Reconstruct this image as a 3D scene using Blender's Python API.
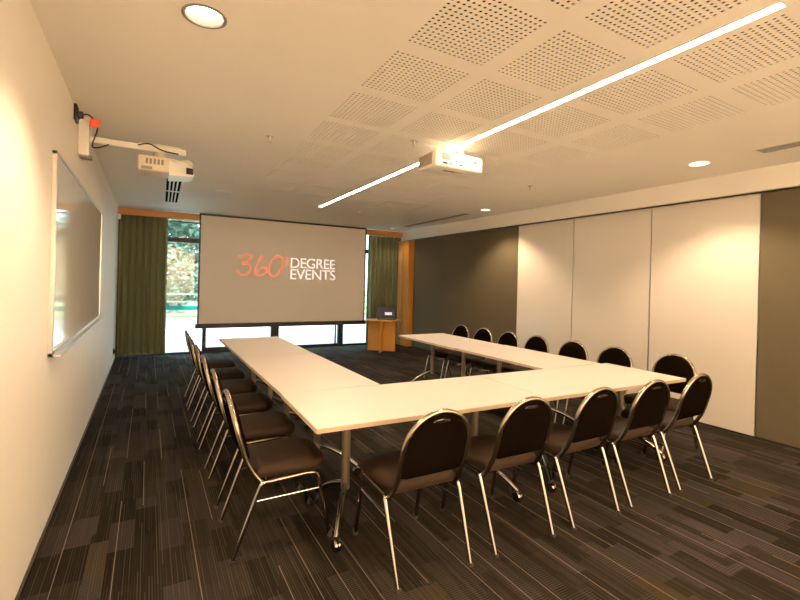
import bpy, bmesh, math, random
from mathutils import Vector, Matrix
random.seed(7)
PI = math.pi
scene = bpy.context.scene
for o in list(bpy.data.objects):
    bpy.data.objects.remove(o)
col = scene.collection

# ------------------------------------------------------------------ camera
YAW, ROLL = 0.513242, 0.0250
cd = bpy.data.cameras.new('camera')
cam = bpy.data.objects.new('camera', cd)
col.objects.link(cam)
cd.sensor_fit = 'HORIZONTAL'; cd.sensor_width = 36.0
cd.lens = 443.36 / 800 * 36
cd.shift_x = (400 - 398.37) / 800
cd.shift_y = (282.53 - 300) / 800
cd.clip_start = 0.02; cd.clip_end = 400
fw = Vector((math.sin(YAW), math.cos(YAW), 0))
rt = Vector((math.cos(YAW), -math.sin(YAW), 0))
up = Vector((0, 0, 1))
r2 = rt * math.cos(ROLL) + up * math.sin(ROLL)
u2 = up * math.cos(ROLL) - rt * math.sin(ROLL)
M = Matrix((r2, u2, -fw)).transposed().to_4x4()
M.translation = Vector((-0.0203, 0.0296, 1.4977))
cam.matrix_world = M
scene.camera = cam

# ------------------------------------------------------------------ world, sun, exposure
scene.view_settings.view_transform = 'Standard'
scene.view_settings.look = 'None'
scene.view_settings.exposure = 0.0
scene.view_settings.gamma = 1.0
scene.view_settings.use_curve_mapping = False
w = bpy.data.worlds.new('sky'); scene.world = w
w.use_nodes = True
bg = w.node_tree.nodes['Background']
bg.inputs['Color'].default_value = (0.66, 0.88, 1.0, 1)
bg.inputs['Strength'].default_value = 5.6
sd = bpy.data.lights.new('sun', 'SUN'); sd.energy = 10.0; sd.angle = 0.02; sd.color = (1, 0.95, 0.86)
sun = bpy.data.objects.new('sun', sd); col.objects.link(sun)
sun.rotation_euler = (math.radians(42), 0, math.radians(12))     # shines out over the roof onto the street
scene.cycles.max_bounces = 16; scene.cycles.diffuse_bounces = 12       # a pale room lights itself by many bounces
WARM = (1.0, 0.70, 0.435)
STRIP_RADIANCE = 106.0
SPOT_W = 150.0
FILL_W = 1250.0

# ------------------------------------------------------------------ materials
def mat(name, color, rough=0.5, metal=0.0, spec=0.5, coat=0.0, emit=None, estr=0.0):
    m = bpy.data.materials.new(name); m.use_nodes = True
    b = m.node_tree.nodes['Principled BSDF']
    b.inputs['Base Color'].default_value = (*color, 1)
    b.inputs['Roughness'].default_value = rough
    b.inputs['Metallic'].default_value = metal
    b.inputs['Specular IOR Level'].default_value = spec
    b.inputs['Coat Weight'].default_value = coat
    b.inputs['Coat Roughness'].default_value = 0.05
    if emit:
        b.inputs['Emission Color'].default_value = (*emit, 1)
        b.inputs['Emission Strength'].default_value = estr
    return m

class G:
    """small node-graph helper"""
    def __init__(s, m):
        s.m = m; s.t = m.node_tree; s.b = s.t.nodes['Principled BSDF']
    def n(s, kind, **kw):
        x = s.t.nodes.new(kind)
        for k, v in kw.items(): setattr(x, k, v)
        return x
    def put(s, sock, v):
        if isinstance(v, (int, float)): sock.default_value = v
        elif isinstance(v, tuple): sock.default_value = v
        else: s.t.links.new(v, sock)
    def math(s, op, a, b=0.0, c=0.0):
        x = s.n('ShaderNodeMath', operation=op)
        s.put(x.inputs[0], a); s.put(x.inputs[1], b); s.put(x.inputs[2], c)
        return x.outputs[0]
    def mix(s, f, a, b, mode='MIX'):
        x = s.n('ShaderNodeMix', data_type='RGBA', blend_type=mode)
        s.put(x.inputs[0], f)
        s.put(x.inputs[6], (*a, 1) if isinstance(a, tuple) and len(a) == 3 else a)
        s.put(x.inputs[7], (*b, 1) if isinstance(b, tuple) and len(b) == 3 else b)
        return x.outputs[2]
    def coord(s, which='Object'):
        return s.n('ShaderNodeTexCoord').outputs[which]
    def scaled(s, v, sc):
        x = s.n('ShaderNodeMapping'); s.put(x.inputs[0], v); x.inputs['Scale'].default_value = sc
        return x.outputs[0]
    def noise(s, v, scale=5.0, detail=2.0):
        x = s.n('ShaderNodeTexNoise'); s.put(x.inputs['Vector'], v)
        x.inputs['Scale'].default_value = scale; x.inputs['Detail'].default_value = detail
        return x.outputs['Fac']
    def white(s, v):
        x = s.n('ShaderNodeTexWhiteNoise', noise_dimensions='3D'); s.put(x.inputs['Vector'], v)
        return x.outputs['Value']
    def comb(s, x, y, z=0.0):
        c = s.n('ShaderNodeCombineXYZ'); s.put(c.inputs[0], x); s.put(c.inputs[1], y); s.put(c.inputs[2], z)
        return c.outputs[0]
    def sep(s, v):
        c = s.n('ShaderNodeSeparateXYZ'); s.put(c.inputs[0], v); return c.outputs
    def bump(s, h, strength=0.2, dist=0.01):
        x = s.n('ShaderNodeBump'); x.inputs['Strength'].default_value = strength
        x.inputs['Distance'].default_value = dist
        s.put(x.inputs['Height'], h); s.t.links.new(x.outputs[0], s.b.inputs['Normal'])
    def base(s, c): s.t.links.new(c, s.b.inputs['Base Color'])
    def rough(s, c): s.put(s.b.inputs['Roughness'], c)

def painted(name, c, rough=0.55, spec=0.4):
    m = mat(name, c, rough, spec=spec); g = G(m)
    v = g.coord()
    n1 = g.noise(v, 2.5, 3); n2 = g.noise(v, 160, 2)
    g.base(g.mix(n1, tuple(x * 0.97 for x in c), c))
    g.bump(n2, 0.06, 0.003)
    return m

def timber(name, c1, c2, axis=2):
    m = mat(name, c1, 0.42); g = G(m)
    v = g.coord()
    sc = [22, 22, 22]; sc[axis] = 1.2
    v = g.scaled(v, tuple(sc))
    n = g.noise(v, 1.0, 5)
    wv = g.n('ShaderNodeTexWave', wave_type='BANDS'); g.put(wv.inputs['Vector'], v)
    wv.inputs['Scale'].default_value = 0.35; wv.inputs['Distortion'].default_value = 6
    f = g.math('ADD', g.math('MULTIPLY', n, 0.6), g.math('MULTIPLY', wv.outputs['Fac'], 0.4))
    g.base(g.mix(f, c1, c2)); g.bump(n, 0.05, 0.002)
    return m

def fabric(name, c, c2, sc=350.0, rough=0.9, bump=0.25):
    m = mat(name, c, rough, spec=0.15); g = G(m)
    v = g.coord()
    n = g.noise(v, sc, 2); n2 = g.noise(v, 9, 3)
    f = g.math('ADD', g.math('MULTIPLY', n, 0.7), g.math('MULTIPLY', n2, 0.3))
    g.base(g.mix(f, c, c2)); g.bump(n, bump, 0.002)
    return m

def carpet():
    m = mat('carpet', (0.07, 0.06, 0.055), 0.95, spec=0.08); g = G(m)
    x, y, z = g.sep(g.coord('Object'))
    fx = lambda a: g.math('FLOOR', a)
    # planks of carpet: strips 0.25 m wide along the room, each cut in lengths
    sx = fx(g.math('DIVIDE', x, 0.25))
    off = g.math('MULTIPLY', g.white(g.comb(sx, 3.7)), 1.0)
    sy = fx(g.math('DIVIDE', g.math('ADD', y, off), 1.0))
    plank = g.white(g.comb(sx, sy, 1.3))
    # patches of cross weave
    px = fx(g.math('DIVIDE', g.math('ADD', x, g.math('MULTIPLY', plank, 0.2)), 0.125))
    py = fx(g.math('DIVIDE', g.math('ADD', y, g.math('MULTIPLY', g.white(g.comb(px, 9.1)), 0.5)), 0.33))
    patch = g.white(g.comb(px, py, 5.5))
    tone = g.white(g.comb(px, py, 8.2))
    hue = g.white(g.comb(py, px, 2.4))
    # fine pinstripes along y
    ls = g.math('FRACT', g.math('DIVIDE', x, 0.0125))
    fine = g.math('LESS_THAN', ls, 0.36)
    lid = fx(g.math('DIVIDE', x, 0.0125))
    seg = fx(g.math('DIVIDE', g.math('ADD', y, g.math('MULTIPLY', g.white(g.comb(lid, 1.1)), 2.0)), 0.45))
    lv = g.white(g.comb(lid, seg, 4.0))
    fine = g.math('MULTIPLY', fine, g.math('POWER', lv, 1.6))
    # cross ticks in some patches
    ct = g.math('LESS_THAN', g.math('FRACT', g.math('DIVIDE', y, 0.014)), 0.45)
    cross = g.math('MULTIPLY', ct, g.math('GREATER_THAN', patch, 0.72))
    # sparse long bright lines
    bl = g.math('LESS_THAN', g.math('FRACT', g.math('DIVIDE', g.math('ADD', x, 0.02), 0.125)), 0.028)
    bid = fx(g.math('DIVIDE', g.math('ADD', x, 0.02), 0.125))
    bs = fx(g.math('DIVIDE', g.math('ADD', y, g.math('MULTIPLY', g.white(g.comb(bid, 6.6)), 3.0)), 0.8))
    bright = g.math('MULTIPLY', bl, g.math('GREATER_THAN', g.white(g.comb(bid, bs, 7.7)), 0.42))
    c = g.mix(tone, (0.0105, 0.0084, 0.0057), (0.0235, 0.0185, 0.013))
    c = g.mix(g.math('MULTIPLY', g.math('GREATER_THAN', hue, 0.80), 0.6), c, (0.042, 0.035, 0.035))
    c = g.mix(g.math('MULTIPLY', g.math('LESS_THAN', hue, 0.09), 0.6), c, (0.055, 0.040, 0.022))
    c = g.mix(g.math('MULTIPLY', plank, 0.30), c, (0.022, 0.018, 0.013))
    c = g.mix(g.math('MULTIPLY', fine, 0.55), c, (0.088, 0.072, 0.056))
    c = g.mix(g.math('MULTIPLY', cross, 0.35), c, (0.085, 0.072, 0.066))
    c = g.mix(g.math('MULTIPLY', bright, 0.8), c, (0.24, 0.195, 0.15))
    g.base(c)
    n = g.noise(g.coord('Object'), 420, 2)
    g.bump(g.math('ADD', n, g.math('MULTIPLY', ls, 0.4)), 0.5, 0.004)
    return m

def glass_mat():
    m = bpy.data.materials.new('window_glass'); m.use_nodes = True
    t = m.node_tree; t.nodes.clear()
    o = t.nodes.new('ShaderNodeOutputMaterial')
    mx = t.nodes.new('ShaderNodeMixShader'); mx.inputs[0].default_value = 0.07
    a = t.nodes.new('ShaderNodeBsdfTransparent'); a.inputs[0].default_value = (0.93, 0.98, 0.96, 1)
    b = t.nodes.new('ShaderNodeBsdfGlossy'); b.inputs['Roughness'].default_value = 0.02
    t.links.new(a.outputs[0], mx.inputs[1]); t.links.new(b.outputs[0], mx.inputs[2])
    t.links.new(mx.outputs[0], o.inputs[0])
    return m

WHITE_WALL = painted('white_wall_paint', (0.89, 0.86, 0.80), 0.5)
CEIL = painted('ceiling_paint', (0.91, 0.875, 0.80), 0.65)
FELT = mat('dark_felt', (0.035, 0.028, 0.02), 0.95, spec=0.05)
CARPET = carpet()
TIMBER = timber('honey_timber', (0.46, 0.185, 0.03), (0.62, 0.29, 0.06))
TIMBER_H = timber('honey_timber_across', (0.42, 0.17, 0.03), (0.58, 0.26, 0.05), axis=0)
BEECH = timber('lectern_veneer', (0.56, 0.27, 0.055), (0.68, 0.36, 0.09))
FRAME = mat('dark_aluminium', (0.018, 0.02, 0.022), 0.4, 0.3)
BLACK = mat('black_plastic', (0.012, 0.012, 0.013), 0.4)
GLASS = glass_mat()
CURTAIN = fabric('olive_curtain_cloth', (0.135, 0.145, 0.075), (0.22, 0.23, 0.125), 260)
PANEL_LIGHT = mat('cream_laminate', (0.655, 0.615, 0.555), 0.2, spec=0.5)
PANEL_DARK = fabric('charcoal_panel_cloth', (0.100, 0.084, 0.052), (0.128, 0.108, 0.068), 300, 0.8, 0.1)
BOARD = mat('whiteboard_enamel', (0.80, 0.78, 0.74), 0.06, spec=0.5)
ALU = mat('satin_aluminium', (0.72, 0.70, 0.67), 0.32, 0.9)
CHROME = mat('chrome', (0.43, 0.40, 0.37), 0.14, 1.0)
VINYL = fabric('dark_brown_vinyl', (0.0045, 0.003, 0.002), (0.007, 0.0045, 0.003), 180, 0.42, 0.12)
VINYL.node_tree.nodes['Principled BSDF'].inputs['Specular IOR Level'].default_value = 0.0
VINYL_LIT = fabric('lit_brown_vinyl', (0.023, 0.0122, 0.006), (0.036, 0.0195, 0.0096), 220, 0.6, 0.15)  # the back pad's vinyl, lightened to paint in the light on the seats
VINYL_LIT.node_tree.nodes['Principled BSDF'].inputs['Specular IOR Level'].default_value = 0.2
SATIN = mat('satin_bronze_metal', (0.36, 0.30, 0.22), 0.42, 0.8)
CHROME_DIM = mat('reflection_tinted_chrome', (0.40, 0.34, 0.27), 0.22, 1.0)  # chrome darkened and warmed, the dark room's reflection put into its colour
HIGHLIGHT = mat('highlight_vinyl', (0.03, 0.02, 0.012), 0.22, spec=0.9)  # lighter, glossier vinyl for the highlight built onto the chair backs
DUCT = mat('duct_black', (0.012, 0.012, 0.013), 1.0, spec=0.0)
RUBBER = mat('black_rubber', (0.02, 0.02, 0.02), 0.7)
LAMINATE = painted('table_laminate', (0.70, 0.66, 0.62), 0.32, 0.45)
EDGE = mat('table_edge_band', (0.62, 0.50, 0.36), 0.45)
SCREEN = painted('screen_fabric', (0.78, 0.735, 0.68), 0.85, 0.1)
PLASTIC_W = mat('white_plastic', (0.80, 0.78, 0.73), 0.35)
PLASTIC_B = mat('beige_plastic', (0.68, 0.62, 0.50), 0.4)
GREY = mat('grey_plastic', (0.22, 0.21, 0.20), 0.5)
LENS = mat('lens_glass', (0.01, 0.01, 0.02), 0.05, spec=0.8)
TAG = mat('red_tag', (0.85, 0.09, 0.03), 0.5)
TEAL = mat('teal_film', (0.05, 0.62, 0.75), 0.4)
_b = TEAL.node_tree.nodes['Principled BSDF']; _b.inputs['Transmission Weight'].default_value = 0.75; _b.inputs['IOR'].default_value = 1.02
_b.inputs['Roughness'].default_value = 0.3
LOGO_RED = mat('logo_red', (0.88, 0.28, 0.18), 0.8, emit=(1.0, 0.23, 0.14), estr=0.5)
LOGO_WHITE = mat('logo_white', (0.85, 0.85, 0.82), 0.8, emit=(1, 0.98, 0.93), estr=1.1)
LAMP = mat('lamp_diffuser', (1, 1, 1), 0.5, emit=(1.0, 0.755, 0.51), estr=STRIP_RADIANCE)
DOWN = mat('downlight_glow', (1, 1, 1), 0.5, emit=(1.0, 0.84, 0.58), estr=9.0)
LAPTOP_SCREEN = mat('laptop_display', (0.02, 0.02, 0.03), 0.3, emit=(0.10, 0.11, 0.20), estr=0.04)
LAPTOP_PATCH = mat('laptop_window', (0.5, 0.5, 0.5), 0.3, emit=(0.85, 0.9, 1.0), estr=0.7)
PAVING = painted('pale_concrete', (0.62, 0.62, 0.60), 0.9, 0.1)
ASPHALT = painted('asphalt', (0.26, 0.27, 0.28), 0.9, 0.1)
LAWN = fabric('lawn', (0.24, 0.28, 0.15), (0.34, 0.37, 0.22), 30)
BARK = fabric('bark', (0.22, 0.19, 0.15), (0.34, 0.30, 0.25), 25)
LEAF = mat('leaf', (0.09, 0.175, 0.13), 0.7)
LEAF2 = mat('pale_leaf', (0.13, 0.18, 0.14), 0.7)
STEEL = mat('galvanised_steel', (0.17, 0.19, 0.18), 0.6, 0.0)

# ------------------------------------------------------------------ mesh helpers
class MB:
    def __init__(s): s.b = bmesh.new(); s.rnd = False
    def box(s, x0, x1, y0, y1, z0, z1, bev=0.0, seg=2):
        r = bmesh.ops.create_cube(s.b, size=1.0)
        vs = r['verts']
        for v in vs:
            v.co = Vector((x0 + (v.co.x + .5) * (x1 - x0), y0 + (v.co.y + .5) * (y1 - y0), z0 + (v.co.z + .5) * (z1 - z0)))
        if bev:
            es = list({e for v in vs for e in v.link_edges})
            bmesh.ops.bevel(s.b, geom=es, offset=bev, segments=seg, affect='EDGES', profile=0.5)
        return s
    def obox(s, c, ax, ay, az, bev=0.0):
        """box by centre and three half-axis vectors"""
        r = bmesh.ops.create_cube(s.b, size=2.0); vs = r['verts']
        c, ax, ay, az = Vector(c), Vector(ax), Vector(ay), Vector(az)
        for v in vs: v.co = c + ax * v.co.x + ay * v.co.y + az * v.co.z
        if bev:
            es = list({e for v in vs for e in v.link_edges})
            bmesh.ops.bevel(s.b, geom=es, offset=bev, segments=2, affect='EDGES', profile=0.5)
        return s
    def tube(s, pts, r, n=10, closed=False, flat=None):
        """round tube along points; r a number or list; flat=(a,b) scales the section"""
        s.rnd = True
        pts = [Vector(p) for p in pts]; k = len(pts)
        rs = r if isinstance(r, (list, tuple)) else [r] * k
        rings = []; prev = None
        for i, p in enumerate(pts):
            if closed: d = pts[(i + 1) % k] - pts[i - 1]
            elif i == 0: d = pts[1] - p
            elif i == k - 1: d = p - pts[i - 1]
            else: d = (pts[i + 1] - p).normalized() + (p - pts[i - 1]).normalized()
            d.normalize()
            if prev is None:
                a = Vector((0, 0, 1)) if abs(d.z) < 0.9 else Vector((0, 1, 0))
                nn = d.cross(a).normalized()
            else:
                nn = (prev - d * prev.dot(d)).normalized()
            prev = nn; bb = d.cross(nn)
            fa, fb = flat if flat else (1, 1)
            rings.append([s.b.verts.new(p + nn * (math.cos(t) * rs[i] * fa) + bb * (math.sin(t) * rs[i] * fb))
                          for t in [2 * PI * j / n for j in range(n)]])
        m = k if closed else k - 1
        for i in range(m):
            A, B = rings[i], rings[(i + 1) % k]
            for j in range(n):
                s.b.faces.new((A[j], A[(j + 1) % n], B[(j + 1) % n], B[j]))
        if not closed:
            s.b.faces.new(rings[0][::-1]); s.b.faces.new(rings[-1])
        return s
    def lathe(s, prof, c=(0, 0, 0), n=24, axis='z', ring=False):
        """profile of (radius, height) turned about an axis through c"""
        s.rnd = True
        c = Vector(c); rings = []
        def P(r, h, t):
            a, b = r * math.cos(t), r * math.sin(t)
            return c + (Vector((a, b, h)) if axis == 'z' else Vector((h, a, b)) if axis == 'x' else Vector((a, h, b)))
        for r, h in prof:
            rings.append([s.b.verts.new(P(max(r, 1e-4), h, 2 * PI * j / n)) for j in range(n)])
        for i in range(len(rings) - 1):
            for j in range(n):
                s.b.faces.new((rings[i][j], rings[i][(j + 1) % n], rings[i + 1][(j + 1) % n], rings[i + 1][j]))
        if ring:                                   # open middle: join the ends of the profile
            for j in range(n):
                s.b.faces.new((rings[-1][j], rings[-1][(j + 1) % n], rings[0][(j + 1) % n], rings[0][j]))
        else:
            s.b.faces.new(rings[0][::-1]); s.b.faces.new(rings[-1])
        return s
    def loft(s, rings):
        s.rnd = True
        R = [[s.b.verts.new(Vector(p)) for p in ring] for ring in rings]; n = len(R[0])
        for i in range(len(R) - 1):
            for j in range(n):
                s.b.faces.new((R[i][j], R[i][(j + 1) % n], R[i + 1][(j + 1) % n], R[i + 1][j]))
        s.b.faces.new(R[0][::-1]); s.b.faces.new(R[-1])
        return s
    def quad(s, *p):
        s.b.faces.new([s.b.verts.new(Vector(q)) for q in p]); return s
    def build(s, name, m, parent=None, smooth=True, normals=True):
        me = bpy.data.meshes.new(name)
        if normals: bmesh.ops.recalc_face_normals(s.b, faces=s.b.faces[:])
        s.b.to_mesh(me); s.b.free()
        me.materials.append(m)
        if smooth:
            me.shade_smooth(); me.set_sharp_from_angle(angle=math.radians(42 if s.rnd else 20))
        o = bpy.data.objects.new(name, me); col.objects.link(o)
        if parent: o.parent = parent
        return o

def tag(o, label=None, cat=None, group=None, kind=None):
    if label: o['label'] = label
    if cat: o['category'] = cat
    if group: o['group'] = group
    if kind: o['kind'] = kind
    return o
def empty(name, loc=(0, 0, 0), rz=0.0):
    o = bpy.data.objects.new(name, None); col.objects.link(o)
    o.location = loc; o.rotation_euler = (0, 0, rz); o.empty_display_size = 0.1
    return o
def copy_tree(o, parent=None):
    c = o.copy(); col.objects.link(c)
    if parent: c.parent = parent
    for ch in list(o.children): copy_tree(ch, c)
    return c
def S(o): o['kind'] = 'structure'; return o
def arc(c, r0, r1, t0, t1, n, f):
    return [f(c[0] + r0 * math.cos(t0 + (t1 - t0) * i / n), c[1] + r1 * math.sin(t0 + (t1 - t0) * i / n)) for i in range(n + 1)]
def bez(pts, n=24):
    """Catmull-Rom through the points"""
    P = [Vector(p) for p in pts]; P = [P[0] * 2 - P[1]] + P + [P[-1] * 2 - P[-2]]
    out = []
    for i in range(1, len(P) - 2):
        for k in range(n):
            t = k / n
            out.append(0.5 * ((2 * P[i]) + (P[i + 1] - P[i - 1]) * t + (2 * P[i - 1] - 5 * P[i] + 4 * P[i + 1] - P[i + 2]) * t * t
                              + (3 * P[i] - P[i - 1] - 3 * P[i + 1] + P[i + 2]) * t ** 3))
    out.append(P[-2]); return out

# ------------------------------------------------------------------ the room
H = 2.74; XL, XR = -0.52, 5.42; YB, YF = -1.6, 9.68
f = MB().box(XL - .1, XR + .2, YB - .1, YF + .06, -0.1, 0.0).build('floor', CARPET, smooth=False); S(f)
S(MB().box(XL - .12, XL, YB - .1, YF + .1, 0, H).build('wall_left', WHITE_WALL, smooth=False))
S(MB().box(XL, XR + .1, YB - .12, YB, 0, H).build('wall_back', WHITE_WALL, smooth=False))
S(MB().box(XR + .08, XR + .2, YB - .1, YF + .1, 0, H).build('wall_right', WHITE_WALL, smooth=False))
S(MB().box(XL, XR + .1, YF - .02, YF + .1, 2.67, H).build('wall_far', WHITE_WALL, smooth=False))
S(MB().box(XL, XL + .012, YB, 9.5, 0, 0.014, .003).build('baseboard_left', mat('skirting', (0.05, 0.045, 0.04), 0.5)))
S(MB().box(5.33, XR + .09, YB, 9.45, 2.515, H).build('bulkhead', WHITE_WALL, smooth=False))
S(MB().box(5.385, 5.425, YB, 8.97, 2.506, 2.515).build('trim_1', BLACK, smooth=False))      # track of the sliding panels

# ceiling slab with real openings
cols_ = [1.105, 1.712, 2.445, 3.085]; rows_ = [0.305 + 0.604 * i for i in range(10)]
def W(x, y): return (x + 0.0215 * (y - 2.0), y + 0.008 * (x - 1.6)) if XL < x < XR and YB < y < YF else (x, y)   # fittings sit a touch askew to the walls
PW = 0.505
rects = [(x, x + PW, y, y + PW) for x in cols_ for y in rows_]
SX0, SX1, SY0, SY1 = 2.337, 2.393, 0.885, 7.22
rects.append((SX0, SX1, SY0, SY1))
def U(x, y):
    a, b_ = x, y
    for _ in range(4): a, b_ = x - 0.0215 * (b_ - 2.0), y - 0.008 * (a - 1.6)
    return a, b_
downs = [(*U(x, y), r) for x, y, r in ((0.185, 2.335, .088), (4.67, 2.39, .088), (4.83, 5.75, .08), (4.87, 9.05, .045))]
for x, y, r in downs: rects.append((x - .14, x + .14, y - .14, y + .14))
diff = (0.05, 0.24, 6.20, 8.35)
gr1 = (4.685, 4.82, 6.22, 8.50); gr2 = (4.60, 4.775, 0.55, 1.885)
rects += [diff, gr1, gr2]
xs = sorted({XL - .1, XR + .1} | {r[0] for r in rects} | {r[1] for r in rects})
ys = sorted({YB - .1, YF + .1} | {r[2] for r in rects} | {r[3] for r in rects})
b = MB(); vt = {}
def cv(x, y, z):
    k = (round(x, 5), round(y, 5), z)
    if k not in vt: vt[k] = b.b.verts.new((*W(x, y), z))
    return vt[k]
def inside(x, y): return any(r[0] < x < r[1] and r[2] < y < r[3] for r in rects)
for i in range(len(xs) - 1):
    for j in range(len(ys) - 1):
        if not inside((xs[i] + xs[i + 1]) / 2, (ys[j] + ys[j + 1]) / 2):
            b.b.faces.new([cv(xs[i], ys[j], H), cv(xs[i], ys[j + 1], H), cv(xs[i + 1], ys[j + 1], H), cv(xs[i + 1], ys[j], H)])
for r in rects:                                               # reveals of the openings
    c4 = [(r[0], r[2]), (r[1], r[2]), (r[1], r[3]), (r[0], r[3])]
    for k in range(4):
        (ax, ay), (bx, by) = c4[k], c4[(k + 1) % 4]
        b.quad((*W(ax, ay), H), (*W(bx, by), H), (*W(bx, by), H + .1), (*W(ax, ay), H + .1))
for x, y, r in downs:                                         # square to circle around each downlight
    n = 32; sq = []
    for k in range(n):
        t = 2 * PI * k / n; c_, s_ = math.cos(t), math.sin(t); q = .14 / max(abs(c_), abs(s_))
        sq.append(((x + q * c_, y + q * s_, H), (x + r * c_, y + r * s_, H)))
    for k in range(n):
        a0, a1 = sq[k]; b0, b1 = sq[(k + 1) % n]; b.quad(*[(*W(q_[0], q_[1]), q_[2]) for q_ in (a0, a1, b1, b0)])
ceil = S(b.build('ceiling', CEIL, smooth=False, normals=False))
MB().box(XL - .1, XR + .2, YB - .1, YF + .1, H + .1, H + .2).build('ceiling_slab', FELT, ceil, smooth=False)

# perforated plasterboard: a grid of real round holes, one mesh copied
SH = lambda x, y: (x + 0.0215 * y, y + 0.008 * x)
b = MB(); N = 16; p = PW / N; hr = p * 0.30
for i in range(N):
    for j in range(N):
        cx, cy = (i + .5) * p, (j + .5) * p
        o8 = []; i8 = []; t8 = []
        for k in range(8):
            t = PI / 4 * k; c_, s_ = math.cos(t), math.sin(t); q = p / 2 / max(abs(c_), abs(s_))
            o8.append(b.b.verts.new((*SH(cx + q * c_, cy + q * s_), 0)))
            i8.append(b.b.verts.new((*SH(cx + hr * c_, cy + hr * s_), 0)))
            t8.append(b.b.verts.new((*SH(cx + hr * c_, cy + hr * s_), 0.004)))
        for k in range(8):
            l = (k + 1) % 8
            b.b.faces.new((o8[k], i8[k], i8[l], o8[l])); b.b.faces.new((i8[k], t8[k], t8[l], i8[l]))
pp = b.build('acoustic_panel', CEIL, ceil, smooth=False, normals=False)
fb = MB().box(0.0, PW, 0.0, PW, 0.007, 0.02).build('felt_backing', FELT, pp, smooth=False)
first = True
for x in cols_:
    for y in rows_:
        o = pp if first else copy_tree(pp, ceil)
        o.location = (*W(x, y), H); first = False

# timber pelmet, rail and post at the far end
S(MB().box(XL, 5.325, 9.36, 9.42, 2.595, 2.715, .004).build('trim_2', TIMBER_H))
S(MB().box(.29, 0.95, 9.52, 9.55, 2.545, 2.572, .003).build('trim_3', mat('red_brown_rail', (0.12, 0.035, 0.02), 0.5)))
S(MB().box(5.27, 5.48, 8.97, 9.23, 0, 2.5, .004).build('trim_4', TIMBER))
S(MB().box(5.255, 5.44, 9.25, 9.43, 0, 2.5, .004).build('trim_5', timber('pale_timber', (0.55, 0.33, 0.14), (0.66, 0.42, 0.20))))

# windows
WY0, WY1 = 9.64, 9.70
def window(n, x0, x1, mull0, mull1, sill, transom, band=False, extra=None):
    root = empty('window_%d' % n, ((x0 + x1) / 2, WY0, 0)); S(root)
    inv = Matrix.Translation(-Vector(root.location))
    def put(mb, name, m):
        for v in mb.b.verts: v.co = inv @ v.co
        return mb.build(name, m, root, smooth=False)
    fr = MB()
    fr.box(x0, x0 + mull0, WY0 - .03, WY1, 0.0, 2.67); fr.box(x1 - mull1, x1, WY0 - .03, WY1, 0.0, 2.67)
    fr.box(x0, x1, WY0 - .02, WY1, 0.0, sill); fr.box(x0, x1, WY0 - .02, WY1, 2.62, 2.67)
    if transom: fr.box(x0, x1, WY0 - .025, WY1, 2.175, 2.265)
    if extra: fr.box(extra - .012, extra + .012, WY0, WY1, 0, 2.65)
    put(fr, 'frame', FRAME)
    put(MB().box(x0 + mull0, x1 - mull1, WY0 + .025, WY0 + .033, sill, 2.62), 'pane', GLASS)
    if band:
        put(MB().box(x0 + mull0, x1 - mull1, WY0 + .019, WY0 + .0235, 0.855, 0.935), 'safety_band', TEAL)
window(1, XL, 0.965, .06, .03, .03, True, True)
window(2, 0.965, 2.37, .04, .085, .10, True)
window(3, 2.37, 3.88, .085, .06, .06, True, extra=3.77)
window(4, 3.88, XR + .08, .06, .06, .04, True)

# sliding wall panels on the right
def panel(y0, y1, m, label):
    o = empty('partition_panel', (XR, (y0 + y1) / 2, 0.012))
    L = (y1 - y0) / 2 - (.002 if m is PANEL_LIGHT else .0006)
    MB().box(0.0, .07, -L, L, 0, 2.492, .004).build('leaf', m, o)
    if m is PANEL_LIGHT: MB().box(-.002, .02, -L, -L + .008, 0, 2.492, .001).build('edge_trim', ALU, o)
    tag(o, label, 'wall panel', 'sliding partition panels along the long wall')
panel(7.83, 8.95, PANEL_DARK, 'charcoal cloth partition panel beside the timber post')
panel(6.70, 7.83, PANEL_DARK, 'middle one of three charcoal cloth partition panels between the timber post and the cream panels')
panel(5.58, 6.70, PANEL_DARK, 'charcoal cloth partition panel directly beside the cream panels, at their window end')
panel(4.46, 5.58, PANEL_LIGHT, 'cream laminate partition panel nearest the windows, touching the long charcoal section')
panel(3.30, 4.46, PANEL_LIGHT, 'middle one of the three cream laminate partition panels')
panel(2.17, 3.30, PANEL_LIGHT, 'widest looking cream laminate partition panel, next to the dark panel nearest the camera')
panel(1.04, 2.17, PANEL_DARK, 'dark brown partition panel nearest the camera, past the last cream panel')

# ------------------------------------------------------------------ ceiling fittings
def spot(x, y, w_, ang=120, blend=0.7, parent=None, z=None):
    d = bpy.data.lights.new('lamp_beam', 'SPOT'); d.energy = w_; d.color = WARM
    d.spot_size = math.radians(ang); d.spot_blend = blend; d.shadow_soft_size = 0.05
    o = bpy.data.objects.new('lamp_beam', d); col.objects.link(o)
    o.location = (x, y, H - .012 if z is None else z)
    if parent: o.parent = parent; o.location = (0, 0, -.012)
    return o
s = empty('strip_light', (*W((SX0 + SX1) / 2, (SY0 + SY1) / 2), H), -0.0215)
hw, hl = (SX1 - SX0) / 2 - .001, (SY1 - SY0) / 2 - .001
MB().box(-hw + .003, hw - .003, -hl + .004, hl - .004, .003, .012).build('diffuser', LAMP, s, smooth=False)
t = MB(); t.box(-hw, -hw + .003, -hl, hl, 0, .05); t.box(hw - .003, hw, -hl, hl, 0, .05)
t.box(-hw, hw, -hl, -hl + .004, 0, .05); t.box(-hw, hw, hl - .004, hl, 0, .05)
t.build('housing', PLASTIC_W, s, smooth=False)
tag(s, 'long glowing linear light recessed across the perforated ceiling', 'ceiling light')
dl_labels = ['round recessed downlight in the plain ceiling close to the whiteboard wall',
             'round recessed downlight between the air grille and the last cream wall panel',
             'round recessed downlight above where charcoal panels meet the cream ones',
             'tiny recessed downlight in front of the timber pelmet by the post']
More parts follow.
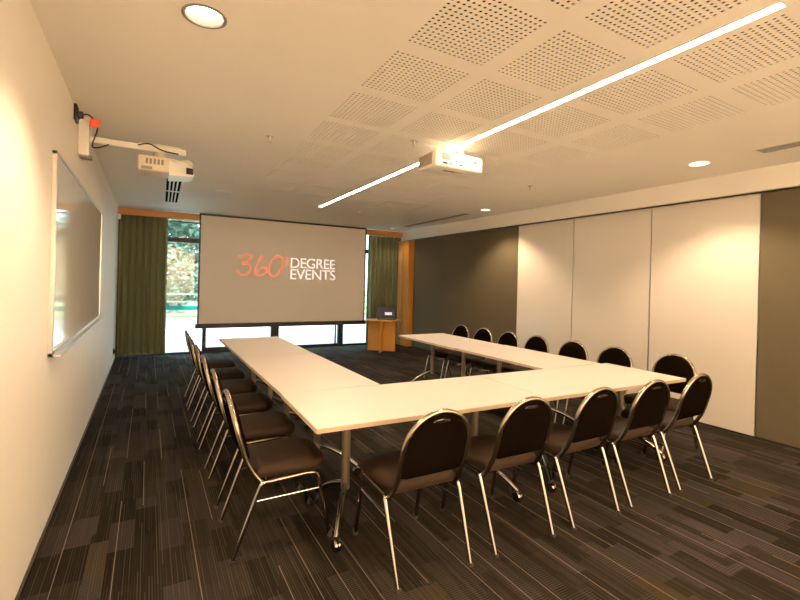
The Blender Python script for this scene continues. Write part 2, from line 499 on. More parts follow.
for (x, y, r), lab, pw in zip(downs, dl_labels, (SPOT_W * .8, SPOT_W, SPOT_W, 22)):
    o = empty('downlight', (*W(x, y), H))
    MB().lathe([(r + .012, -.004), (r + .012, 0.0), (r - .003, 0.0), (r - .006, .03), (r - .003, .031), (r, .002), (r - .002, -.004)], n=32, ring=True).build('trim_ring', GREY if r > .085 and x < 1 else PLASTIC_W, o)
    MB().lathe([(r - .008, .030), (r - .008, .036)], n=32).build('diffuser', DOWN, o)
    tag(o, lab, 'downlight', 'recessed downlights')
    spot(x, y, pw, 116, 0.55, parent=o)
# added fill lamps behind the camera, bouncing off the back wall for indirect light
for x in (0.6, 2.4, 4.2):
    o = empty('added_fill_lamp', (x, -0.75, H - .006))
    MB().lathe([(.1, -.004), (.1, 0.004), (.086, 0.004), (.086, -.004)], n=24, ring=True).build('trim_ring', PLASTIC_W, o)
    MB().lathe([(.084, -.002), (.084, .003)], n=24).build('diffuser', DOWN, o)
    tag(o, 'added fill lamp in the ceiling behind the camera', 'downlight', 'added fill lamps behind the camera')
    l = spot(x, -0.75, FILL_W, 120, 0.6, parent=o); l.rotation_euler = (math.radians(-42), 0, 0)

def grille(name, r, n, m, label, split=1, bw=.005):
    x0, x1, y0, y1 = r; o = empty(name, (*W((x0 + x1) / 2, (y0 + y1) / 2), H), -0.0215)
    hx, hy = (x1 - x0) / 2, (y1 - y0) / 2
    fr = MB(); e = .008
    fr.box(-hx, -hx + e, -hy, hy, -.004, .004); fr.box(hx - e, hx, -hy, hy, -.004, .004)
    for k in range(split + 1):
        yc = -hy + e / 2 + (2 * hy - e) * k / split
        q = e / 2 if k in (0, split) else .035
        fr.box(-hx, hx, max(-hy, yc - q), min(hy, yc + q), -.004, .004)
    fr.build('frame', m, o, smooth=False)
    for k in range(1, n):
        xc = -hx + e / 2 + (2 * hx - e) * k / n
        MB().box(xc - bw, xc + bw, -hy + e, hy - e, -.0012, .0009).build('blade', m, o, smooth=False)
    MB().box(-hx + .001, hx - .001, -hy + .001, hy - .001, .001, .03).build('backing', DUCT, o, smooth=False)
    tag(o, label, 'air vent')
    return o
grille('air_diffuser', diff, 4, PLASTIC_W, 'white slotted air diffuser in the ceiling beside the short arm projector', 2, .0095)
grille('air_grille', gr1, 4, PLASTIC_B, 'long slim air grille in the ceiling above the charcoal panels', bw=.0045)
grille('air_grille', gr2, 5, PLASTIC_W, 'slatted air grille in the ceiling above the dark panel nearest the camera', bw=.0045)
o = empty('ceiling_speaker', (0.914, 6.85, H))
MB().lathe([(.125, -.006), (.125, 0), (.112, 0), (.108, -.006)], n=32, ring=True).build('trim_ring', PLASTIC_W, o)
MB().lathe([(.108, -.005), (.108, -.001)], n=32).build('mesh_cover', CEIL, o)
tag(o, 'flat round ceiling speaker in the plain ceiling before the screen', 'speaker')
for (x, y), lab in zip([(0.87, 3.945), (1.98, 3.36), (4.084, 4.044)], ['small fire sprinkler head in the plain ceiling left of the perforated panels',
                            'small fire sprinkler head in the perforated ceiling just behind the ceiling projector', 'small fire sprinkler head in the plain ceiling near the cream wall panels']):
    o = empty('fire_sprinkler', (x, y, H))
    MB().lathe([(.034, -.004), (.034, 0), (.012, 0)], n=20).build('escutcheon', PLASTIC_B, o)
    MB().lathe([(.010, -.004), (.008, -.03), (.003, -.032), (.003, -.045), (.018, -.046), (.018, -.049)], n=14).build('nozzle', ALU, o)
    tag(o, lab, 'sprinkler', 'ceiling sprinkler heads')
o = empty('smoke_detector', (3.245, 7.28, H))
MB().lathe([(.05, 0), (.052, -.012), (.044, -.02), (.03, -.034), (.012, -.037)], n=24).build('body', PLASTIC_W, o)
MB().lathe([(.038, -.021), (.036, -.029)], n=24).build('vent_ring', GREY, o)
tag(o, 'small round smoke detector on the ceiling before the screen corner', 'smoke detector')
o = empty('access_panel', (3.51, 6.27, H))
MB().box(-.33, .33, -.25, .25, -.004, 0, .001).build('hatch', CEIL, o, smooth=False)
e4 = MB(); e4.box(-.345, -.333, -.265, .265, -.005, 0); e4.box(.333, .345, -.265, .265, -.005, 0)
e4.box(-.345, .345, -.265, -.253, -.005, 0); e4.box(-.345, .345, .253, .265, -.005, 0)
e4.build('frame', PLASTIC_B, o, smooth=False)
tag(o, 'square access hatch in the ceiling beyond the projector', 'access hatch')

# ------------------------------------------------------------------ projection screen with the projected logo
SY = 9.30
sc = empty('projection_screen', (2.56, SY, 0.5)); zo = -0.5; xo = -2.56
sx0, sx1, sz0, sz1 = 0.835, 4.30, 0.605, 2.70
MB().box(sx0 + xo, sx1 + xo, 0, .004, sz0 + zo, sz1 + zo).build('screen_fabric', SCREEN, sc, smooth=False)
bo = MB()
bo.box(sx0 + xo - .03, sx0 + xo, -.002, .005, sz0 + zo - .02, 2.72 + zo); bo.box(sx1 + xo, sx1 + xo + .03, -.002, .005, sz0 + zo - .02, 2.72 + zo)
bo.box(sx0 + xo - .03, sx1 + xo + .03, -.002, .005, sz1 + zo - .005, 2.735 + zo)
bo.build('black_border', BLACK, sc, smooth=False)
MB().box(sx0 + xo - .06, sx1 + xo + .06, -.025, .03, sz0 + zo - .085, sz0 + zo + .005, .008).build('weight_bar', BLACK, sc)
def stroke(name, pts, wd, m, closed=False):
    P = bez([(x + xo, 0, z + zo) for x, z in pts], 10)
    mb = MB(); k = len(P); L = []; R_ = []
    for i in range(k):
        d = (P[min(i + 1, k - 1)] - P[max(i - 1, 0)]).normalized(); nrm = Vector((-d.z, 0, d.x))
        wv = wd * (0.75 + 0.35 * math.sin(i * 0.21 + 1))
        L.append(P[i] + nrm * wv); R_.append(P[i] - nrm * wv)
    for i in range(k - 1):
        for y0 in (-.0045, -.0028):
            mb.quad((L[i].x, y0, L[i].z), (L[i + 1].x, y0, L[i + 1].z), (R_[i + 1].x, y0, R_[i + 1].z), (R_[i].x, y0, R_[i].z))
        mb.quad((L[i].x, -.0045, L[i].z), (L[i + 1].x, -.0045, L[i + 1].z), (L[i + 1].x, -.0028, L[i + 1].z), (L[i].x, -.0028, L[i].z))
        mb.quad((R_[i].x, -.0045, R_[i].z), (R_[i + 1].x, -.0045, R_[i + 1].z), (R_[i + 1].x, -.0028, R_[i + 1].z), (R_[i].x, -.0028, R_[i].z))
    return mb.build(name, m, sc, smooth=False, normals=False)
stroke('digit_three', [(1.551, 1.923), (1.60, 1.955), (1.675, 1.972), (1.77, 1.967), (1.756, 1.901), (1.69, 1.845), (1.617, 1.796), (1.70, 1.805), (1.769, 1.737), (1.746, 1.638), (1.653, 1.576), (1.559, 1.599), (1.521, 1.663)], .022, LOGO_RED)
stroke('digit_six', [(2.001, 1.969), (1.917, 1.843), (1.856, 1.691), (1.881, 1.6), (1.972, 1.575), (2.075, 1.633), (2.106, 1.701), (2.05, 1.732), (1.953, 1.695), (1.881, 1.626)], .022, LOGO_RED)
stroke('digit_zero', [(2.32, 1.985), (2.275, 1.96), (2.178, 1.855), (2.126, 1.702), (2.169, 1.586), (2.269, 1.565), (2.367, 1.66), (2.425, 1.798), (2.411, 1.933), (2.342, 1.98), (2.275, 1.965)], .022, LOGO_RED)
stroke('degree_sign', [(2.50, 1.962), (2.457, 1.884), (2.472, 1.817), (2.527, 1.812), (2.56, 1.882), (2.537, 1.95), (2.485, 1.961)], .012, LOGO_RED)
def letters(txt, x0, x1, z0, z1):
    cu = bpy.data.curves.new(txt, 'FONT'); cu.body = txt; cu.size = 1.0; cu.extrude = 0.004
    cu.space_character = 0.92; cu.offset = -0.022
    o = bpy.data.objects.new('lettering', cu); col.objects.link(o)
    bpy.context.view_layer.update()
    me = bpy.data.meshes.new_from_object(o.evaluated_get(bpy.context.evaluated_depsgraph_get()))
    bpy.data.objects.remove(o)
    ax = [v.co.x for v in me.vertices]; az = [v.co.y for v in me.vertices]
    fx, fz = (x1 - x0) / (max(ax) - min(ax)), (z1 - z0) / (max(az) - min(az)); mx, mz = min(ax), min(az)
    for v in me.vertices:
        v.co = Vector((x0 + (v.co.x - mx) * fx + xo, -.0036 - v.co.z * .2, z0 + (v.co.y - mz) * fz + zo))
    me.materials.clear(); me.materials.append(LOGO_WHITE)
    q = bpy.data.objects.new('lettering', me); col.objects.link(q); q.parent = sc
letters('DEGREE', 2.592, 3.575, 1.755, 1.958)
letters('EVENTS', 2.592, 3.585, 1.517, 1.722)
tag(sc, 'large pull-down projection screen showing a logo in front of the windows', 'screen')

# ------------------------------------------------------------------ curtains
def curtain(x0, x1, y, z0, z1, waves, label, seed):
    rnd = random.Random(seed)
    o = empty('curtain', ((x0 + x1) / 2, y, z0)); w_ = (x1 - x0) / 2; hgt = z1 - z0
    nx, nz = waves * 10, 14
    amp = [0.034 + 0.026 * rnd.random() for _ in range(waves + 1)]
    ph = [rnd.uniform(-.5, .5) for _ in range(waves + 1)]
    mb = MB(); grid = [[], []]
    for sgn in (0, 1):
        for j in range(nz + 1):
            tz = j / nz; row = []
            for i in range(nx + 1):
                t = i / nx * waves; k = min(int(t), waves)
                a = amp[k] * (0.75 + 0.35 * (1 - tz)); sw = 0.25 * math.sin(3 * tz + ph[k]) * (1 - tz)
                yy = a * math.sin(2 * PI * t + sw + ph[k] * .3) + .006 * math.sin(7 * t + 4 * tz)
                row.append(mb.b.verts.new((-w_ + 2 * w_ * i / nx, yy + sgn * .006, tz * hgt)))
            grid[sgn].append(row)
    A, B = grid
    for j in range(nz):
        for i in range(nx):
            mb.b.faces.new((A[j][i], A[j][i + 1], A[j + 1][i + 1], A[j + 1][i]))
            mb.b.faces.new((B[j][i], B[j + 1][i], B[j + 1][i + 1], B[j][i + 1]))
        for i in (0, nx):
            mb.b.faces.new((A[j][i], B[j][i], B[j + 1][i], A[j + 1][i]))
    for i in range(nx):
        for j in (0, nz):
            mb.b.faces.new((A[j][i], A[j][i + 1], B[j][i + 1], B[j][i]))
    mb.build('drape', CURTAIN, o)
    MB().box(-w_, w_, -.012, .018, hgt, hgt + .03, .003).build('track', ALU, o)
    tag(o, label, 'curtain', 'olive curtains at the window wall')
curtain(-0.50, 0.285, 9.55, 0.04, 2.62, 7, 'olive green pleated curtain in the corner by the whiteboard wall', 3)
curtain(4.50, 5.42, 9.55, 0.03, 2.60, 8, 'olive green pleated curtain behind the lectern, beside the timber post', 9)

# ------------------------------------------------------------------ whiteboard
wb = empty('whiteboard', (XL, 4.70, 1.015)); L = 1.45; hh = 1.20
MB().box(.004, .016, -L + .02, L - .02, .02, hh - .02).build('writing_surface', BOARD, wb, smooth=False)
fr = MB(); fr.box(0, .024, -L, -L + .028, 0, hh, .003); fr.box(0, .024, L - .028, L, 0, hh, .003)
fr.box(0, .024, -L, L, hh - .024, hh, .003); fr.box(0, .024, -L, L, 0, .024, .003)
fr.build('frame', ALU, wb)
MB().box(.02, .062, -L + .02, L - .02, -.006, .008, .003).build('pen_tray', ALU, wb)
tag(wb, 'wide glossy whiteboard with a slim silver frame on the long white wall', 'whiteboard')

# short arm projector above it
arm = empty('wall_bracket', (XL, 4.33, 2.43))
MB().box(0, .075, -.09, .09, 0.0, .30, .012).build('wall_box', PLASTIC_W, arm)
MB().box(0.01, .085, -.05, .05, -.012, .01, .004).build('lower_cap', GREY, arm)
MB().box(.05, .76, -.04, .04, .115, .165, .006).build('boom', PLASTIC_W, arm)
MB().box(.40, .72, -.03, .03, .165, .183, .004).build('cable_cover', PLASTIC_B, arm)
MB().lathe([(.05, .075), (.05, .115), (.02, .116)], c=(.56, 0, 0), n=20).build('mount_plate', PLASTIC_B, arm)
MB().tube(bez([(.03, -.20, .27), (.08, -.20, .28), (.13, -.14, .22), (.095, -.10, .08), (.13, -.07, .075), (.20, -.05, .115)], 8), .006, 8).build('cable', BLACK, arm)
MB().tube(bez([(.40, -.045, .150), (.48, -.05, .172), (.58, -.055, .13), (.70, -.045, .12)], 8), .006, 8).build('cable', BLACK, arm)
MB().obox((.115, -.17, .235), (.03, .012, 0), (-.002, .006, .0), (0.004, 0, .032)).build('cable_tag', TAG, arm)
tag(arm, 'white wall bracket and boom reaching out above the whiteboard', 'projector bracket')
pj = empty('projector', (0.075, 4.33, 2.345)); pj.scale = (.88, .88, .88)
bd = MB(); bd.box(-.22, .10, -.15, .15, 0.02, .165, .025, 3); bd.build('body', PLASTIC_B, pj)
bd = MB(); bd.loft([[( .04 + .0, -.16, .0), (.24, -.13, .015), (.26, 0, .02), (.24, .13, .015), (.04, .16, .0)],
                    [( .04, -.165, .05), (.255, -.135, .05), (.275, 0, .05), (.255, .135, .05), (.04, .165, .05)],
                    [( .04, -.165, .12), (.235, -.13, .11), (.25, 0, .11), (.235, .13, .11), (.04, .165, .12)],
                    [( .05, -.14, .158), (.17, -.10, .155), (.18, 0, .155), (.17, .10, .155), (.05, .14, .158)]])
bd.build('lens_hood', PLASTIC_W, pj)
MB().lathe([(.07, .15), (.065, .175), (.045, .195), (.01, .20)], c=(.19, .02, 0), n=24).build('mirror_dome', PLASTIC_B, pj)
MB().obox((.215, -.145, .06), (.028, .006, 0), (-.004, .014, 0), (0, 0, .028)).build('lens_window', LENS, pj)
for k in range(5):
    MB().box(-.155 + k * .032, -.135 + k * .032, -.153, -.145, .085, .135, .001).build('vent_slot', GREY, pj, smooth=False)
MB().box(-.19, -.10, -.153, -.145, .035, .06, .002).build('badge_plate', GREY, pj)
tag(pj, 'beige short throw projector hanging from the wall boom', 'projector')
o = empty('power_outlet', (XL, 4.06, 2.625))
MB().box(0, .018, -.06, .06, 0, .12, .004).build('plate', BLACK, o)
MB().box(.018, .055, -.03, .02, .03, .075, .008).build('plug', BLACK, o)
MB().box(.018, .028, .025, .05, .03, .09, .002).build('switch', GREY, o)
tag(o, 'black power outlet with plug high on the wall above the whiteboard', 'power outlet')
o = empty('power_outlet', (XL, 8.98, 0.16))
MB().box(0, .015, -.06, .06, 0, .09, .004).build('plate', BLACK, o)
MB().box(.015, .05, -.03, .03, .02, .07, .008).build('plug', BLACK, o)
tag(o, 'black power outlet low on the white wall near the corner curtain', 'power outlet')
o = empty('wall_sensor', (XL, 9.33, 2.50))
MB().box(0, .05, -.035, .035, 0, .09, .01).build('body', PLASTIC_W, o)
MB().box(.05, .054, -.02, .02, .02, .05, .002).build('lens', GREY, o)
tag(o, 'small white motion sensor high in the corner by the curtain', 'sensor')

# ------------------------------------------------------------------ ceiling projector
pj = empty('projector', (2.335, 3.30, 2.502)); pj.scale = (1.03, 1.03, 1.03)
MB().box(-.255, .255, -.135, .135, 0, .135, .022, 3).build('body', PLASTIC_W, pj)
MB().lathe([(.05, .0), (.055, .02), (.045, .024)], c=(-.10, .132, .07), n=24, axis='y').build('lens', LENS, pj)
MB().box(-.262, -.252, -.10, .11, .02, .115, .003).build('side_vent', PLASTIC_B, pj)
for k in range(9):
    MB().box(-.2635, -.2615, -.095, .105, .026 + k * .0095, .030 + k * .0095).build('vent_slot', GREY, pj, smooth=False)
MB().box(-.185, -.10, -.1395, -.133, .062, .115, .002).build('rear_vent', GREY, pj)
port = [(-.18, .025, .05, .016), (-.12, .025, .04, .016), (-.05, .03, .03, .012), (-.01, .03, .03, .012), (.03, .035, .028, .014), (.07, .032, .018, .018), (-.05, .055, .022, .01), (.0, .06, .05, .012), (.15, .07, .03, .02)]
for k, (x, z, a, h_) in enumerate(port):
    MB().box(x, x + a, -.139, -.133, z, z + h_, .001).build('port', GREY if k % 3 else BLACK, pj)
MB().box(-.07, .08, -.138, -.134, .085, .118, .002).build('label_plate', PLASTIC_B, pj)
MB().box(-.10, .02, -.05, -.02, -.003, .003, .001).build('bottom_slot', GREY, pj)
MB().box(.02, .10, -.07, -.02, -.004, .002, .001).build('bottom_hatch', PLASTIC_B, pj)
tag(pj, 'white projector hanging below the ceiling strip light', 'projector')
mt = empty('ceiling_bracket', (2.335, 3.30, 2.6425))
MB().lathe([(.055, .138), (.055, .15), (.02, .15)], c=(.13, .03, -.053), n=20).build('ceiling_flange', PLASTIC_W, mt)
MB().tube([(.13, .03, .004), (.13, .03, .094)], .015, 14).build('pole', PLASTIC_W, mt)
br = MB(); br.box(-.10, .16, .01, .05, .002, .010, .002); br.box(.11, .15, -.09, .09, .002, .010, .002)
br.box(-.105, -.095, .01, .05, .0, .012); br.box(.155, .165, .01, .05, 0, .012)
br.build('bracket', PLASTIC_W, mt)
MB().tube(bez([(.05, -.03, .002), (.08, -.05, .05), (.12, -.02, .06), (.16, .03, .03), (.18, .05, .0)], 6), .005, 8).build('cable', PLASTIC_W, mt)
MB().tube(bez([(-.12, -.06, .002), (-.15, -.08, .04), (-.10, -.06, .055), (-.04, -.02, .03)], 6), .005, 8).build('cable', PLASTIC_W, mt)
tag(mt, 'white ceiling bracket holding the projector under the strip light', 'projector bracket')

# ------------------------------------------------------------------ lectern and laptop
LC = Vector((4.46, 8.61, 0)); TZ = 0.66
lt = empty('lectern', LC)
def dpan(a, bpt, name):
    a, bpt = Vector(a) - LC, Vector(bpt) - LC
    c = (a + bpt) / 2; d = (bpt - a) / 2; n = Vector((-d.y, d.x, 0)).normalized() * .014
    MB().obox(c + Vector((0, 0, TZ / 2)), d, n, (0, 0, TZ / 2), .002).build(name, BEECH, lt)
dpan((4.205, 8.83, 0), (4.675, 8.435, 0), 'base_panel')
dpan((4.285, 8.415, 0), (4.455, 8.60, 0), 'base_panel')
dpan((4.475, 8.625, 0), (4.64, 8.82, 0), 'base_panel')
ring = lambda z, k: [((.41 - k) * math.cos(2 * PI * i / 40), (.30 - k) * math.sin(2 * PI * i / 40), z) for i in range(40)]
MB().loft([ring(TZ, .006), ring(TZ + .004, 0), ring(TZ + .024, 0), ring(TZ + .028, .005)]).build('top', BEECH, lt)
tag(lt, 'low honey timber lectern table with a rounded top and crossed panel base', 'lectern')
lp = empty('laptop', (4.53, 8.60, TZ + .028), math.radians(-24)); lp.scale = (1.06, 1.06, 1.06)
MB().box(-.19, .19, -.13, .12, .002, .022, .006).build('base', BLACK, lp)
MB().box(-.16, .16, -.02, .10, .022, .0235).build('keyboard', GREY, lp, smooth=False)
a = math.radians(15); ux = Vector((0, math.sin(a), math.cos(a))); nx_ = Vector((0, math.cos(a), -math.sin(a)))
c0 = Vector((0, .12, .022))
lid = MB().obox(c0 + ux * .12, (.19, 0, 0), nx_ * .006, ux * .12, .003).build('lid', BLACK, lp)
dsp = MB().obox(c0 + ux * .125 - nx_ * .0065, (.175, 0, 0), nx_ * .0015, ux * .10).build('display', LAPTOP_SCREEN, lp, smooth=False)
MB().obox(c0 + ux * .085 - nx_ * .0085 + Vector((.05, 0, 0)), (.075, 0, 0), nx_ * .001, ux * .028).build('bright_window', LAPTOP_PATCH, dsp, smooth=False)
tag(lp, 'open black laptop with a lit display standing on the lectern', 'laptop')

# ------------------------------------------------------------------ tables
TH = 0.73
def make_table(length, depth, name='conference_table'):
    """long side along local x, centred"""
    o = empty(name); lx, ly = length / 2, depth / 2
    top = MB().box(-lx, lx, -ly, ly, TH - .026, TH).build('tabletop', LAMINATE, o, smooth=False)
    e = MB()
    e.box(-lx, lx, -ly - .0012, -ly + .004, TH - .025, TH - .002); e.box(-lx, lx, ly - .004, ly + .0012, TH - .025, TH - .002)
    e.box(-lx - .0012, -lx + .004, -ly, ly, TH - .025, TH - .002); e.box(lx - .004, lx + .0012, -ly, ly, TH - .025, TH - .002)
    e.build('edge_band', EDGE, top, smooth=False)
    cxp = lx - .32
    MB().box(-cxp, cxp, -.025, .025, TH - .085, TH - .035, .004).build('crossbar', BLACK, o)
    for sx in (-1, 1):
        lg = MB()
        lg.tube([(sx * cxp, 0, .20), (sx * cxp, 0, TH - .04)], .027, 14)
        lg.box(sx * cxp - .04, sx * cxp + .04, -.22, .22, TH - .045, TH - .026, .004)
        l = lg.build('leg', SATIN, o)
        for sy in (-1, 1):
            ex, ey = sx * (cxp + (.16 if sy < 0 else .09)), sy * (ly - .10)
            pts = bez([(sx * cxp, 0, .235), (sx * cxp + (ex - sx * cxp) * .32, ey * .32, .205), (sx * cxp + (ex - sx * cxp) * .70, ey * .70, .145), (ex, ey, .075)], 8)
            MB().tube(pts, .017, 12).build('foot', CHROME, l)
            c = MB()
            c.lathe([(.012, -.018), (.032, -.018), (.036, -.013), (.036, -.004), (.012, -.004)], c=(ex, ey, .036), n=20, axis='x')
            c.lathe([(.012, .004), (.036, .004), (.036, .013), (.032, .018), (.012, .018)], c=(ex, ey, .036), n=20, axis='x')
            c.tube([(ex, ey, .032), (ex, ey, .078)], .009, 8)
            c.build('caster', CHROME if sy < 0 else BLACK, l)
    return o
GT = 'white tables set in a U shape'
t1 = make_table(1.645, 0.775); t1.location = (1.585, 2.588, 0); t1.rotation_euler.z = -0.025
tag(t1, 'white table on casters, front row of the U, corner nearest the whiteboard', 'table', GT)
t2 = copy_tree(t1); t2.location = (3.235, 2.547, 0)
tag(t2, 'white table on casters, front row of the U, corner nearest the cream panels', 'table', GT)
t3 = make_table(1.51, 0.735); t3.location = (1.145, 3.753, 0); t3.rotation_euler.z = PI / 2
tag(t3, 'white table of the whiteboard-side run, joined to the front row', 'table', GT)
t4 = copy_tree(t3); t4.location = (1.145, 5.266, 0)
tag(t4, 'white table ending the whiteboard-side run, pointing at the windows', 'table', GT)
t5 = make_table(1.365, 0.79); t5.location = (3.60, 3.621, 0); t5.rotation_euler.z = PI / 2
tag(t5, 'white table of the panel-side run, joined to the front row', 'table', GT)
t6 = copy_tree(t5); t6.location = (3.575, 4.989, 0)
tag(t6, 'white table ending the panel-side run, pointing at the lectern', 'table', GT)

# ------------------------------------------------------------------ chairs
def back_y(z):
    K = [(.375, .14), (.46, .092), (.55, .056), (.68, .02), (.76, .002), (.85, -.014)]
    for (a, ya), (c, yc) in zip(K, K[1:]):
        if z <= c: return ya + (yc - ya) * max(0, (z - a)) / (c - a)
    return K[-1][1]
def make_chair():
    """faces local +y; rear feet on y = 0"""
    root = empty('banquet_chair'); RW = .205; ZA = .665; AH = .188
    # frame: side rails, bends and the arched back in one bent tube
    half = [(RW, .43, .395), (RW, .40, .398), (RW, .20, .388), (RW, .165, .389), (RW, .142, .400), (RW * .985, .125, .42), (RW * .97, .105, .45)]
    for z in (.50, .55, .60, ZA): half.append((RW * .96, back_y(z), z))
    archp = [(RW * .96 * math.cos(t), ZA + AH * math.sin(t)) for t in [PI * k / 20 for k in range(1, 20)]]
    pts = half + [(x, back_y(z), z) for x, z in archp] + [(-x, y, z) for x, y, z in half[::-1]]
    MB().tube(pts, .0135, 12).build('frame', CHROME_DIM, root)
    cb = MB(); cb.tube([(-RW, .40, .392), (RW, .40, .392)], .009, 8); cb.tube([(-RW, .19, .386), (RW, .19, .386)], .009, 8)
    cb.build('seat_rail', CHROME, root)
    for sx in (-1, 1):
        l = MB().tube(bez([(sx * RW, .425, .3955), (sx * RW, .452, .388), (sx * RW, .466, .365), (sx * RW, .478, .33), (sx * (RW + .004), .545, .012)], 8), .0115, 12).build('leg', CHROME, root)
        MB().lathe([(.011, 0), (.015, .003), (.015, .035), (.012, .04)], c=(sx * (RW + .004), .547, 0), n=14).build('foot_cap', RUBBER, l)
        l = MB().tube(bez([(sx * (RW + .010), .175, .392), (sx * (RW + .020), .150, .388), (sx * (RW + .025), .128, .355), (sx * (RW + .016), .004, .012)], 8), .0115, 12).build('leg', CHROME, root)
        MB().lathe([(.011, 0), (.015, .003), (.015, .016), (.012, .02)], c=(sx * (RW + .016), .002, 0), n=14).build('foot_cap', RUBBER, l)
        br = MB(); br.box(sx * (RW + .010) - .016, sx * (RW + .010) + .016, .140, .180, .376, .404, .006)
        br.build('bracket', CHROME, l)
        MB().tube([(sx * (RW + .023), .108, .305), (sx * (RW + .002), .487, .30)], .0055, 8).build('stretcher', CHROME, root)
    # seat cushion: horseshoe plan, domed
    def plan(k):
        P = []
        w0, w1, y0, y1, r = .195 - k, .225 - k, .13 + k, .535 - k, .11
        P += [(-w0, y0), (0, y0 - .004), (w0, y0), (w0 + (w1 - w0) * .5, (y0 + y1) / 2 - .05)]
        P += [(w1 - r + r * math.cos(t), y1 - r + r * math.sin(t)) for t in [PI / 2 * q / 8 for q in range(9)]]
        P += [(-(w1 - r) + r * math.cos(t), y1 - r + r * math.sin(t)) for t in [PI / 2 + PI / 2 * q / 8 for q in range(9)]]
        P += [(-(w0 + (w1 - w0) * .5), (y0 + y1) / 2 - .05)]
        return P
    rings = []
    for k, z in ((.03, .405), (.008, .408), (0, .42), (-.002, .44), (.004, .458), (.018, .468), (.05, .476), (.10, .480)):
        rings.append([(x, y, z) for x, y in plan(k)])
    MB().loft(rings).build('seat', VINYL_LIT, root)
    # back pad: inverted U outline set inside the frame
    def bp(k, dy):
        P = []; wv = RW * .96 - .010 - k; zb = .505 + k
        P += [(-wv + .03, zb), (wv - .03, zb), (wv - .008, zb + .008), (wv, zb + .03)]
        P += [(wv * math.cos(t), ZA + (AH - .012 - k) * math.sin(t)) for t in [PI * q / 24 for q in range(25)]]
        P += [(-wv, zb + .03), (-wv + .008, zb + .008)]
        return [(x, back_y(z) + dy, z) for x, z in P]
    rb = [bp(.05, -.014), bp(.015, -.0125), bp(.003, -.009), bp(0, 0), bp(.002, .014), bp(.012, .026), bp(.05, .034), bp(.11, .037)]
    pad = MB().loft(rb).build('backrest', VINYL, root)
    # added glossy ridge standing in for the highlight at the top of the shell
    gp = MB(); P = [(.055 * math.cos(t), .806 + .012 * math.sin(t)) for t in [2 * PI * q / 20 for q in range(20)]]
    gp.loft([[(x, back_y(z) - .0115, z) for x, z in P], [(x * .9, back_y(z) - .0165, .806 + (z - .806) * .6) for x, z in P]])
    gp.build('highlight_ridge', HIGHLIGHT, pad)
    return root
proto = make_chair(); used = [False]
def chair(x, y, rz, label, group):
    o = copy_tree(proto) if used[0] else proto
    used[0] = True
    o.location = (x, y, 0); o.rotation_euler.z = rz
    tag(o, label, 'chair', group)
ORD = ['first', 'second', 'third', 'fourth', 'fifth', 'sixth', 'seventh']
for i, x in enumerate((1.283, 1.898, 2.515, 3.09, 3.66)):
    d = 'brown padded chrome chair tucked into the front table row, %s counted from the whiteboard side' % ORD[i]
    chair(x, 1.875 - .008 * i, random.uniform(-.02, .02), d, 'chairs along the front table row')
for i in range(6):
    y = 2.69 + .638 * i
    d = 'brown padded chrome chair with its back to the whiteboard wall, %s counted from the camera' % ORD[i]
    chair(.392 + .005 * (i % 2), y, -PI / 2 + random.uniform(-.02, .02), d, 'chairs along the whiteboard side')
for i, (x, y) in enumerate(((4.49, 2.475), (4.375, 3.03), (4.34, 3.54), (4.32, 4.08), (4.29, 4.56), (4.275, 5.07), (4.26, 5.575))):
    d = 'brown padded chrome chair with its back to the wall panels, %s counted from the camera' % ORD[i]
    chair(x, y, PI / 2 + random.uniform(-.015, .015), d, 'chairs along the panel side')

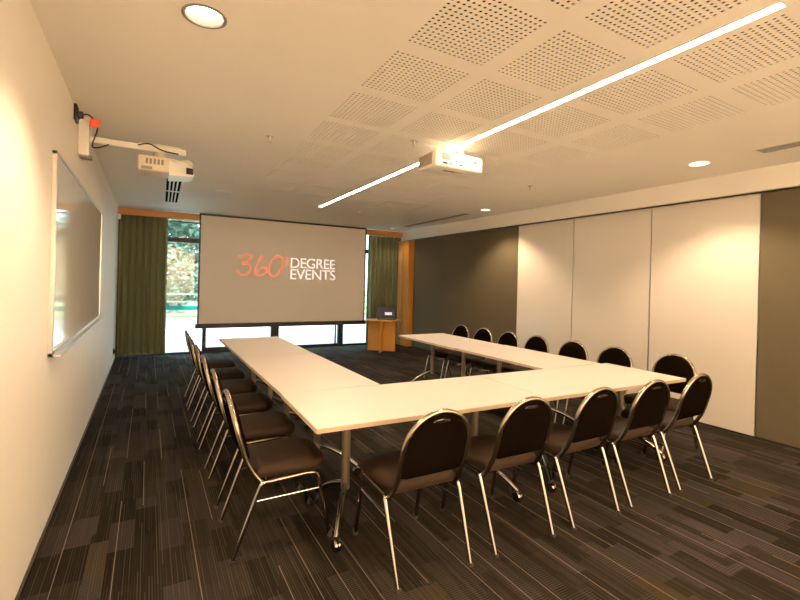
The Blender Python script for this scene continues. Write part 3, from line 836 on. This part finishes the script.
# ------------------------------------------------------------------ outside the windows
S(MB().box(-30, 40, 9.76, 14.5, -.16, -.06).build('pavement', PAVING, smooth=False))
S(MB().box(-30, 40, 14.5, 20.0, -.22, -.12).build('road', ASPHALT, smooth=False))
S(MB().box(-30, 40, 14.35, 14.5, -.16, -.02).build('kerb', PAVING, smooth=False))
S(MB().box(-60, 70, 20.0, 75, -.2, -.08).build('lawn', LAWN, smooth=False))
def tree(x, y, h, r, label, leafm, seed, n=900):
    rnd = random.Random(seed)
    o = empty('tree', (x, y, -.1))
    tr = MB().tube(bez([(0, 0, 0), (.05, .03, h * .3), (-.04, .05, h * .6), (.03, 0, h * .92)], 6), [.17 * (1 - .8 * k / 18) for k in range(19)], 10)
    for k in range(9):
        z = h * (.25 + .07 * k); t = rnd.uniform(0, 2 * PI); q = r * .6 * (1 - .06 * k)
        tr.tube([(0, .03, z), (math.cos(t) * q * .5, math.sin(t) * q * .5, z + .25), (math.cos(t) * q, math.sin(t) * q, z + .7)], [.05, .035, .015], 6)
    tr.build('trunk', BARK, o)
    mb = MB()
    blobs = []
    for k in range(16):
        z = h * rnd.uniform(.12, .95); q = r * math.sqrt(max(.08, 1 - ((z / h - .5) / .55) ** 2)) * rnd.uniform(.2, .8); t = rnd.uniform(0, 2 * PI)
        blobs.append((q * math.cos(t), q * math.sin(t), z, r * rnd.uniform(.3, .5)))
    for k in range(9): blobs.append((rnd.uniform(-.25, .25) * r, rnd.uniform(-.3, .3) * r, h * (.12 + .095 * k), r * .72))
    for k in range(n):
        bx, by, bz, br_ = rnd.choice(blobs)
        d = Vector((rnd.gauss(0, 1), rnd.gauss(0, 1), rnd.gauss(0, 1))).normalized() * br_ * rnd.uniform(.5, 1)
        c = Vector((bx, by, bz)) + d
        a = Vector((rnd.gauss(0, 1), rnd.gauss(0, 1), rnd.gauss(0, .6))).normalized(); b2 = a.cross(Vector((rnd.gauss(0, 1), rnd.gauss(0, 1), rnd.gauss(0, 1)))).normalized()
        s_ = rnd.uniform(.10, .22)
        mb.quad(c - a * s_, c + b2 * s_ * .45, c + a * s_, c - b2 * s_ * .45)
    mb.build('foliage', leafm, o, smooth=False, normals=False)
    tag(o, label, 'tree', 'trees across the road')
tree(0.95, 21.6, 8.4, 1.15, 'tall grey green tree seen through the window beside the corner curtain', LEAF, 1, 9000)
tree(3.0, 32.0, 4.6, 2.0, 'pale bushy tree further back, at the edge of the projection screen', LEAF2, 2, 4500)
tree(-2.4, 27.0, 8.0, 2.6, 'wide tree across the road, mostly behind the corner curtain', LEAF2, 4, 1200)
tree(9.5, 26.0, 6.5, 2.2, 'leafy tree across the road behind the projection screen', LEAF, 5, 900)
fn = empty('roadside_fence', (6, 19.4, -.12))
for k in range(13): MB().box(-12 + 2 * k - .03, -12 + 2 * k + .03, -.03, .03, 0, 1.0, .004).build('post', STEEL, fn, smooth=False)
for z in (.35, .65, .95): MB().box(-12.05, 12.05, -.02, .02, z - .03, z + .03, .004).build('rail', STEEL, fn, smooth=False)
tag(fn, 'low grey railing along the far side of the road', 'fence')
